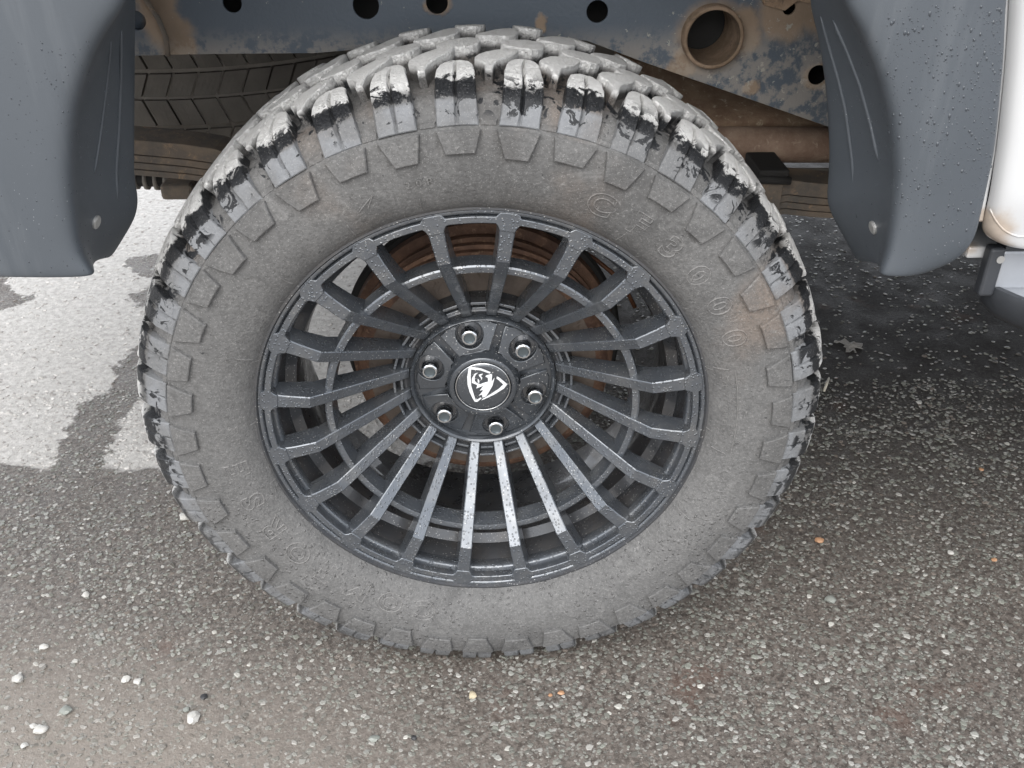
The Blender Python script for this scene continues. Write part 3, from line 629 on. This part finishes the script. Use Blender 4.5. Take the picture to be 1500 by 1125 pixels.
# heat shield sheet above the exhaust
V = []; F = []
for i, x in enumerate(np.linspace(900, 1500, 31)):
    for k, (yy, Y) in enumerate(((60, .66), (120, .62), (150, .57), (176, .535), (186, .53), (190, .55))):
        q = at(x, yy, Y); V.append((q.x, q.y + mnoise.noise(Vector((q.x*12, k, 0)))*.006, q.z))
F = [(i*6+k, i*6+k+1, i*6+k+7, i*6+k+6) for i in range(30) for k in range(5)]
o = obj('heat_shield', V, F, SHL, truck, smooth=True)
# hangers and small lumps under the spring on the left
a, b = at(240, 262, .5), at(292, 284, .5); V, F = box(a.x, b.x, .47, .54, b.z, a.z); obj('spring_hanger', V, F, LEAF, truck, bevel=.006)
a, b = at(150, 250, .52), at(245, 272, .52)
V, F = tube([(a.x, .52, (a.z+b.z)/2), (b.x, .52, (a.z+b.z)/2-.002)], .012, 14); obj('shackle_bush', V, F, BLK, truck, smooth=True)
for k in range(7): V, F = tube([(a.x+.016*k, .52, (a.z+b.z)/2-.001*k), (a.x+.016*k+.006, .52, (a.z+b.z)/2-.001*k)], .0145, 12); obj('bush_ring', V, F, SPR, truck, smooth=True)

# ---- spare tyre slung under the bed, axis vertical
sc = Vector((-.52, .98, 0)); sr = .40
zt = at(300, 70, .60).z; zb = at(300, 212, .60).z; zc = (zt+zb)/2; sw = (zt-zb)/2 + .02
sprof = [(-sw, .22), (-sw-.01, .30), (-sw, .355), (-sw*.85, .385), (-sw*.5, .388), (0, .389), (sw*.5, .388), (sw*.85, .385), (sw, .355), (sw+.01, .30), (sw, .22)]
V, F = lathe(sprof, 120); V = [(x, z, y) for x, y, z in V]
spare = obj('spare_tyre', V, F, SPD, truck, smooth=True, loc=(sc.x, sc.y, zc))
def spblock(h0, h1, sk, wd):
    V = []; F = []; n_ = 4
    for i in range(n_+1):
        t = i/n_
        for j in range(2):
            hh = h0+(h1-h0)*j; th = (t-.5)*wd + sk*(j-.5)
            for rr in (.385, .3975 if abs(hh) < sw*.7 else .393): V.append((rr*math.sin(th), -rr*math.cos(th), hh))
    for i in range(n_):
        a, b = i*4, i*4+4; F += [(a+1, b+1, b+3, a+3), (a, a+1, b+1, b)[::-1], (a+2, a+3, b+3, b+2)]
    F += [(0, 1, 3, 2), (n_*4, n_*4+2, n_*4+3, n_*4+1)]
    return fixn(mesh_from('tread_block', V, F, SPR))
rws = [(-.95*sw, -.50*sw, .05), (-.42*sw, .0*sw, -.04), (.06*sw, .42*sw, .04), (.50*sw, .95*sw, -.05)]
for h0, h1, sk in rws:
    me = spblock(h0, h1, sk, .088)
    for k in range(34):
        a = k*2*math.pi/64 - 1.65
        link('tread_block', me, spare, rot=(0, 0, a))

# ---- fender flare lofted round the whole arch
def pl(L, Y): return [at(x, y, Y) for x, y in L]
def resamp(P, n):
    P = [Vector(p) for p in P]; d = [0]
    for a, b in zip(P, P[1:]): d.append(d[-1]+(b-a).length)
    out = []
    for t in np.linspace(0, d[-1], n):
        i = min(max(int(np.searchsorted(d, t))-1, 0), len(P)-2); k = (t-d[i])/max(d[i+1]-d[i], 1e-9); out.append(P[i].lerp(P[i+1], k))
    return out
def arc(p, q, top, Y, n=9):
    """smooth bridge over the arch between two side points"""
    out = []
    for i in range(1, n):
        t = i/n; a = math.pi*t; z0 = p.z+(q.z-p.z)*t; cx = (p.x+q.x)/2; hw = (q.x-p.x)/2
        out.append(Vector((cx - hw*math.cos(a), Y, z0 + (top-z0)*math.sin(a)**.85)))
    return out
LA = [(158,374),(176,348),(196,315),(201,294),(193,262),(193,130),(192,0)]
LB = [(137,404),(122,392),(108,350),(99,290),(97,240),(100,180),(110,130),(128,80),(150,40),(186,-5)]
RA = [(1258,380),(1252,366),(1226,322),(1213,300),(1219,231),(1215,139),(1204,55),(1190,0)]
RB = [(1292,402),(1303,380),(1314,324),(1320,259),(1315,185),(1299,116),(1271,46),(1239,-5)]
RD = [(1345,396),(1400,380),(1424,352),(1436,300),(1453,222),(1466,92),(1470,0)]
YA, YB, YD = .060, -.078, -.070
la, lb = pl(LA, YA), pl(LB, YB); ra, rb, rd = pl(RA, YA), pl(RB, YB), pl(RD, YD)
ld = [Vector((-.575, YD, lb[0].z+.004)), Vector((-.595, YD, lb[0].z+.03)), Vector((-.602, YD, .75)), Vector((-.585, YD, .85)), Vector((-.55, YD, .92))]
rd2 = rd
nl, na, nr = 15, 15, 15
def rail_line(l, r, top, Y):
    a = resamp(l, nl); b = resamp(r, nr); mid = arc(a[-1], b[-1], top, Y, na+1); return a + mid + b[::-1]
A_ = rail_line(la, ra, HUB+.65, YA); B_ = rail_line(lb, rb, HUB+.66, YB); D_ = rail_line(ld, rd2, HUB+.80, YD)
rails = []
N_ = len(A_)
A0 = [p + Vector((0, .010, 0)) + (p-Vector((0, p.y, HUB))).normalized()*.006 for p in A_]
def mixr(a, b, t, off=(0, 0, 0)): return [p.lerp(q, t)+Vector(off) for p, q in zip(a, b)]
def bulge(L, k): return [p + (p-Vector((0, p.y, HUB))).normalized()*k for p in L]
C1 = mixr(B_, D_, .10, (0, -.0045, 0)); C2 = mixr(B_, D_, .45, (0, -.008, 0)); C3 = mixr(B_, D_, .85, (0, -.005, 0)); DE = [p + Vector((0, .012, 0)) for p in D_]
B0 = mixr(A_, B_, .965); 
rails = [A_, bulge(mixr(A_, B_, .12), .001), bulge(mixr(A_, B_, .45), .010), bulge(mixr(A_, B_, .80), .008), B0, mixr(B_, D_, .022, (0, -.0025, 0)), C1, C2, C3, D_, DE]
V = [tuple(p) for L in rails for p in L]; F = [(i*N_+k, i*N_+k+1, (i+1)*N_+k+1, (i+1)*N_+k) for i in range(len(rails)-1) for k in range(N_-1)]
flare = obj('fender_flare', V, F, FLR, truck, smooth=True)
sdv = flare.modifiers.new('solid', 'SOLIDIFY'); sdv.thickness = .005; sdv.offset = 1; sdv.use_rim = True
sb = flare.modifiers.new('sub', 'SUBSURF'); sb.levels = 2; sb.render_levels = 2
# moulded ridges and fixing bolts on the return
def surf(px, py, Y): return at(px, py, Y)
from mathutils.bvhtree import BVHTree
dg = bpy.context.evaluated_depsgraph_get(); fe = flare.evaluated_get(dg); fme = fe.to_mesh(); bv = BVHTree.FromPolygons([v.co.copy() for v in fme.vertices], [tuple(p.vertices) for p in fme.polygons])
fv = [v.co.copy() for v in fme.vertices]; fn = [(tuple(p.vertices), p.normal.copy(), p.center.copy()) for p in fme.polygons]
def hit(px, py):
    d = (RT*(px-750) - UP*(py-562.5) + FW*FPX).normalized(); h = bv.ray_cast(CP, d); return h[0], h[1]
for L, r_ in (([(1202,23),(1215,70),(1228,115),(1239,162),(1248,230),(1255,319)], .0022), ([(1220,28),(1241,75),(1260,125),(1275,180),(1287,236)], .0022), ([(163,60),(158,110),(152,160),(146,205),(138,255)], .0016), ([(178,45),(177,120),(174,190),(170,250),(172,295)], .0020)):
    P = []
    for x, y in L:
        h, nn = hit(x, y)
        if h is not None: P.append(h)
    if len(P) > 2:
        P = resamp(P, 24); V, F = tube(P, [r_*min(1, .3+3*math.sin(math.pi*i/23)) for i in range(24)], 8); obj('moulded_ridge', V, F, FLR, flare, smooth=True)
for x, y in ((140, 325), (1280, 333)):
    h, nn = hit(x, y)
    if h is not None:
        nn = nn if nn.dot(CP-h) > 0 else -nn
        V, F = tube([h-nn*.002, h+nn*.002, h+nn*.003], [.0075, .0075, .006], 16); o = obj('flare_bolt', V, F, BOLT, flare, smooth=False)
# rain drops: real beads on the plastic
def drops(n, box_, s0, s1, parent, seed):
    rg = np.random.default_rng(seed); V = []; F = []; k = 7
    for _ in range(n):
        px, py = box_[2]-(box_[2]-box_[0])*rg.random()**1.7, box_[1]+(box_[3]-box_[1])*rg.random()**1.25
        h, nn = hit(px, py)
        if h is None: continue
        if nn.dot(CP-h) < 0: nn = -nn
        s = s0 + (s1-s0)*rg.random()**3; t = nn.orthogonal().normalized(); u = nn.cross(t); dn = Vector((0, 0, -1)); dn = (dn-nn*dn.dot(nn)).normalized(); b = len(V)
        st = 1+rg.random()*.9
        for rr, hh in ((1, -.0001), (.8, .38*s), (.4, .6*s)):
            for i in range(k):
                a = 6.283*i/k; o_ = (t*math.cos(a)+u*math.sin(a))*rr*s; o_ += dn*o_.dot(dn)*(st-1); V.append(tuple(h+o_+nn*hh))
        for q in (0, 1):
            for i in range(k): j = (i+1) % k; F.append((b+q*k+i, b+q*k+j, b+(q+1)*k+j, b+(q+1)*k+i))
        F.append(tuple(b+2*k+i for i in range(k)))
    tag(obj('rain_drops', V, F, BEAD, parent, smooth=True), kind='stuff')
drops(650, (1300, 8, 1467, 340), .0004, .0015, flare, 3); drops(260, (1260, 60, 1440, 390), .0004, .0008, flare, 4); drops(150, (0, 60, 130, 400), .0004, .0009, flare, 5); drops(60, (110, 150, 190, 380), .0004, .0010, flare, 6)

# ---- white bed side with the arch cut out, cab corner, sill
cut = [(p.x*1.0, p.z) for p in resamp([p.lerp(q, .5) for p, q in zip(B_, D_)], 60)]
e = at(1476, 0, -.03); e2 = at(1470, 100, -.03); e3 = at(1456, 222, -.03); e4 = at(1437, 322, -.03)
edge = [(e4.x, e4.z), (e3.x, e3.z), (e2.x, e2.z), (e.x, e.z), (e.x+.003, 1.45)]
L = [(-1.15, 1.45), (-1.15, .70), (cut[0][0]-.03, .70)] + cut[2:-1] + [(cut[-1][0]+.004, edge[0][1]-.01)] + edge
plate('bed_side', [L], .010, .002, WHT, truck, y=-.036)
# cab corner: a rounded panel with a pressed line near its bottom
cv = []; cf = []
edge_px = [(1468,-40),(1466,20),(1461,100),(1451,200),(1441,270),(1433,322),(1431,334),(1444,349),(1470,358)]
ce = resamp([at(x, y, -.026) for x, y in edge_px], 16)
bot_z = ce[-1].z; ce = [Vector((ce[0].x+.002, ce[0].y, 1.46)), Vector((ce[0].x+.001, ce[0].y, 1.1))] + ce
colx = [0, .004, .012, .03, .08, .3, .9, 1.6]
for p in ce:
    for c in colx:
        yy = -.026 - .018*(1-math.exp(-c/.006)) - .012*min(1, max(0, (p.z-bot_z)/.06)); cv.append((p.x+c, yy, p.z if c < .5 else p.z))
m_ = len(colx); cf = [(i*m_+k, i*m_+k+1, (i+1)*m_+k+1, (i+1)*m_+k) for i in range(len(ce)-1) for k in range(m_-1)]
o = obj('cab_corner', cv, cf, WHT, truck, smooth=True); sdd = o.modifiers.new('solid', 'SOLIDIFY'); sdd.thickness = .004; sdd.offset = -1; sbb = o.modifiers.new('sub', 'SUBSURF'); sbb.levels = 2; sbb.render_levels = 2
dg = bpy.context.evaluated_depsgraph_get(); ce_ = o.evaluated_get(dg).to_mesh(); bvc = BVHTree.FromPolygons([v.co.copy() for v in ce_.vertices], [tuple(p.vertices) for p in ce_.polygons]); P = []
for x, y in ((1443,290),(1450,306),(1458,322),(1467,334),(1478,342),(1490,346),(1520,347),(1600,348)):
    hh = bvc.ray_cast(CP, (RT*(x-750) - UP*(y-562.5) + FW*FPX).normalized())[0]
    if hh is not None: P.append(hh)
V, F = tube(resamp(P, 20), .0012, 8); obj('pressed_line', V, F, WHT, truck, smooth=True)
# cab side further on, behind nothing in view
V, F = box(ce[-1].x+.10, 2.4, -.012, .02, bot_z+.0, 1.45); obj('cab_side', V, F, WHT, truck, bevel=.01)
a = at(1408, 352, .02); b = at(1452, 368, .02); V, F = box(a.x, b.x+.6, .0, .30, b.z, b.z+.014); obj('sill_lip', V, F, WHT, truck, bevel=.003)
# bed floor, cross bearers, far side
V, F = box(-1.15, 2.6, .0, 1.66, HUB+.78, HUB+.82); obj('bed_floor', V, F, BLK, truck)
for x in (-.8, -.25, .35, .9): V, F = box(x-.03, x+.03, .42, 1.3, HUB+.69, HUB+.78); obj('cross_bearer', V, F, BLK, truck)
V, F = box(1.35, 2.6, .42, 1.25, .40, .70); obj('fuel_tank', V, F, BLK, truck, bevel=.03)
V, F = box(.62, 2.6, .10, 1.60, .60, .66); obj('cab_floor', V, F, BLK, truck)  # this and the next three boxes added to block light reaching the ground
V, F = box(.50, 2.6, 1.62, 1.70, .42, .95); obj('far_sill', V, F, BLK, truck)
V, F = box(.55, 2.6, 1.66, 1.82, .30, .46); obj('far_side_step', V, F, STEPB, truck)
V, F = box(.9, 2.6, .70, 1.0, .40, .60); obj('gearbox', V, F, BLK, truck, bevel=.04)
V, F = box(-1.15, 2.6, 1.62, 1.67, .68, 1.45); obj('far_bed_side', V, F, WHT, truck)
V, F = box(-1.05, 1.9, 1.28, 1.34, .78, HUB+.68); obj('far_chassis_rail', V, F, BLK, truck)
# ---- side step
step = link('side_step', None, truck)
ZT, ZL = .591, .548
def sh(x, z): return x + (.008 + (.637-z)*.34)*math.exp(-max(0, x-.62)*4)
plan = [(.546,.012),(.546,-.004),(.552,-.022),(.562,-.040),(.580,-.066),(.604,-.092),(.640,-.116),(.70,-.130),(1.9,-.135)]
def inset(d): return [(x+d*(1 if i < 5 else .7 if i < 7 else 0), y+d*(0 if i < 2 else .45 if i < 5 else .8)) for i, (x, y) in enumerate(plan)]
V = []; F = []; m_ = len(plan)
for z, L_ in ((ZL+.006, inset(.004)), (ZL+.014, plan), (ZT-.006, plan), (ZT, inset(.003)), (ZT, inset(.010)), (ZT-.006, inset(.013))): V += [(sh(x, z), y, z) for x, y in L_]
F = [(q*m_+k, q*m_+k+1, (q+1)*m_+k+1, (q+1)*m_+k) for q in range(5) for k in range(m_-1)]; bb = len(V); V += [(sh(x, ZL), y, ZL) for x, y in inset(.010)]; F += [(bb+k, bb+k+1, k+1, k) for k in range(m_-1)]
V += [(1.9, .012, ZL)]; F.append(tuple(range(bb, bb+m_)) + (len(V)-1,))
o = obj('step_fascia', V, F, STEPB, step); autosmooth(o.data, 50)
tp = inset(.012); V = [(sh(x, ZT), y, z) for z in (ZT-.010, ZT-.003) for x, y in tp+[(1.9, .01)]]; n_ = len(tp)+1
F = [tuple(range(n_)), tuple(range(n_, 2*n_))] + [(i, (i+1) % n_, n_+(i+1) % n_, n_+i) for i in range(n_)]; obj('step_tread', V, F, STEPS, step)
V, F = box(.5765, 1.9, -.012, -.004, ZT-.004, .634); obj('step_riser', V, F, STEPS, step, bevel=.003)
V, F = box(.5585, .5760, -.018, -.002, ZT-.010, .640); obj('step_end', V, F, STEPB, step, bevel=.004, seg=3)
V, F = box(.5762, 1.9, -.014, .010, .6345, .641); obj('step_top_edge', V, F, STEPB, step, bevel=.002)
pd = [(.600,-.050),(.612,-.034),(1.2,-.034),(1.2,-.085),(.640,-.085)]
V = [(x, y, ZT-.003+h) for h in (0, .003) for x, y in pd]; F = [(0,1,2,3,4), (9,8,7,6,5)] + [(i, (i+1) % 5, 5+(i+1) % 5, 5+i) for i in range(5)]
obj('anti_slip_pad', V, F, PAD, step, bevel=.001)
h = at(1463, 378, -.014); V, F = tube([(h.x, -.013, h.z), (h.x, -.019, h.z)], .0045, 12); obj('step_screw', V, F, BOLT, step)

# ------------------------------------------------------------------ loose stones and litter on the asphalt
PEB = {'white': plain('white quartz pebble', (.40, .39, .365), .5, 0, .2, 90, .001), 'black': plain('black pebble', (.02, .02, .022), .5), 'tan': plain('tan stone', (.42, .36, .25), .6, 0, .2, 90), 'orange': plain('orange stone', (.34, .19, .105), .6, 0, .25, 90), 'grey': plain('grey green stone', (.20, .21, .19), .55, 0, .2, 90), 'leaf': plain('bleached wet leaf', (.26, .245, .225), .6, 0, .5, 220), 'twig': plain('pale grass stem', (.50, .46, .38), .6)}
def pebble(px, py, wpx, hpx, colr, label, cat='pebble', hgt=.55, seed=0):
    p = atz(px, py); dist = (p-CP).dot(FW); a = wpx/2*dist/FPX; b = hpx/2*dist/FPX*1.25
    bm = bmesh.new(); bmesh.ops.create_icosphere(bm, subdivisions=2, radius=1)
    for v in bm.verts:
        n_ = mnoise.noise(v.co*1.3+Vector((seed*3.1, 0, 0)))*.45; v.co *= (1+n_); v.co.x *= a; v.co.y *= b; v.co.z *= min(a, b)*hgt
    zmin = min(v.co.z for v in bm.verts)
    for v in bm.verts: v.co.z -= zmin*.75
    me = bpy.data.meshes.new('pebble'); bm.to_mesh(me); bm.free(); me.materials.append(PEB[colr]); autosmooth(me, 35)
    o = link(cat.replace(' ', '_'), me, None, loc=(p.x, p.y, 0.0004), rot=(0, 0, seed*1.7*0)); tag(o, label, cat, 'loose stones scattered on the asphalt'); return o
for i, t in enumerate([
    (271, 759, 15, 12, 'white', 'white pebble lying close to the lower left edge of the tyre'),
    (284, 1053, 18, 17, 'white', 'largest round white pebble in the bottom left foreground'),
    (60, 1070, 22, 12, 'white', 'flat white pebble, right one of the touching pair in the bottom left corner'),
    (49, 1065, 11, 8, 'white', 'small white pebble, left one of the touching pair in the bottom left corner'),
    (26, 996, 15, 13, 'white', 'pale angular pebble with a dark side near the left edge of the picture'),
    (185, 997, 14, 10, 'white', 'pale grey pebble, left one of two side by side in the foreground'),
    (202, 1000, 11, 9, 'white', 'pale pebble, right one of two side by side in the foreground'),
    (299, 1022, 10, 9, 'black', 'small round black pebble in the bottom left foreground'),
    (98, 1043, 17, 12, 'grey', 'curved grey stone left of the largest white pebble'),
    (273, 1041, 9, 8, 'grey', 'small grey pebble just above the largest white pebble'),
    (65, 949, 14, 9, 'white', 'flat white chip near the left edge between wheel and bottom corner'),
    (126, 873, 10, 10, 'white', 'small bright round pebble on dark asphalt left of the tyre'),
    (36, 1093, 11, 7, 'white', 'small flat white pebble at the very bottom left'),
    (692, 1020, 11, 11, 'tan', 'square tan stone in front of the wheel near the bottom'),
    (822, 1016, 10, 6, 'orange', 'orange stone fragment in front of the wheel'),
    (806, 1019, 6, 5, 'orange', 'tiny orange stone beside the orange fragment'),
    (548, 1083, 17, 9, 'grey', 'flat green grey stone at the bottom centre'),
    (606, 1082, 9, 7, 'black', 'small black stone at the bottom centre'),
    (1200, 793, 13, 8, 'orange', 'orange stone right of the tyre on the dark asphalt'),
    (1346, 591, 8, 6, 'white', 'bright white pebble on the dark wet asphalt at right'),
    (1392, 811, 9, 7, 'white', 'small cream pebble at the right of the picture'),
    (1437, 689, 7, 6, 'orange', 'small orange pebble at the right of the picture'),
    (1456, 821, 9, 6, 'orange', 'dull orange chip near the right edge'),
    (1216, 880, 17, 11, 'grey', 'pale grey stone right of the tyre near the bottom')]):
    pebble(*t[:6], seed=i+1)
# crumpled leaf scrap on the wet ground right of the wheel
p = atz(1246, 507); V = []; F = []; n_ = 22
rr = [.62+.22*math.sin(i*.9+1)+.16*math.sin(i*2.3) for i in range(n_)]
V.append((0, 0, .006))
for ring in (.5, 1.0):
    for i in range(n_):
        a = 2*math.pi*i/n_; q = rr[i]*ring; V.append((.034*q*math.cos(a), .040*q*math.sin(a), .0022+.0012*math.sin(i*1.9+ring*3)))
for i in range(n_): j = (i+1) % n_; F += [(0, 1+i, 1+j), (1+i, 1+n_+i, 1+n_+j, 1+j)]
o = obj('dead_leaf', V, F, PEB['leaf'], None, fix=False, loc=(p.x, p.y, 0)); sdd = o.modifiers.new('solid', 'SOLIDIFY'); sdd.thickness = .0006
tag(o, 'ragged bleached leaf scrap on the wet asphalt right of the tyre', 'leaf')
p = atz(1207, 574); q = atz(1214, 556); V, F = tube([(p.x, p.y, .002), ((p.x+q.x)/2, (p.y+q.y)/2, .006), (q.x, q.y, .004)], [.0022, .003, .002], 8)
tag(obj('grass_stem', V, F, PEB['twig'], None, smooth=True), 'short pale stem lying on the asphalt against the right side of the tyre', 'stem')
fe.to_mesh_clear()
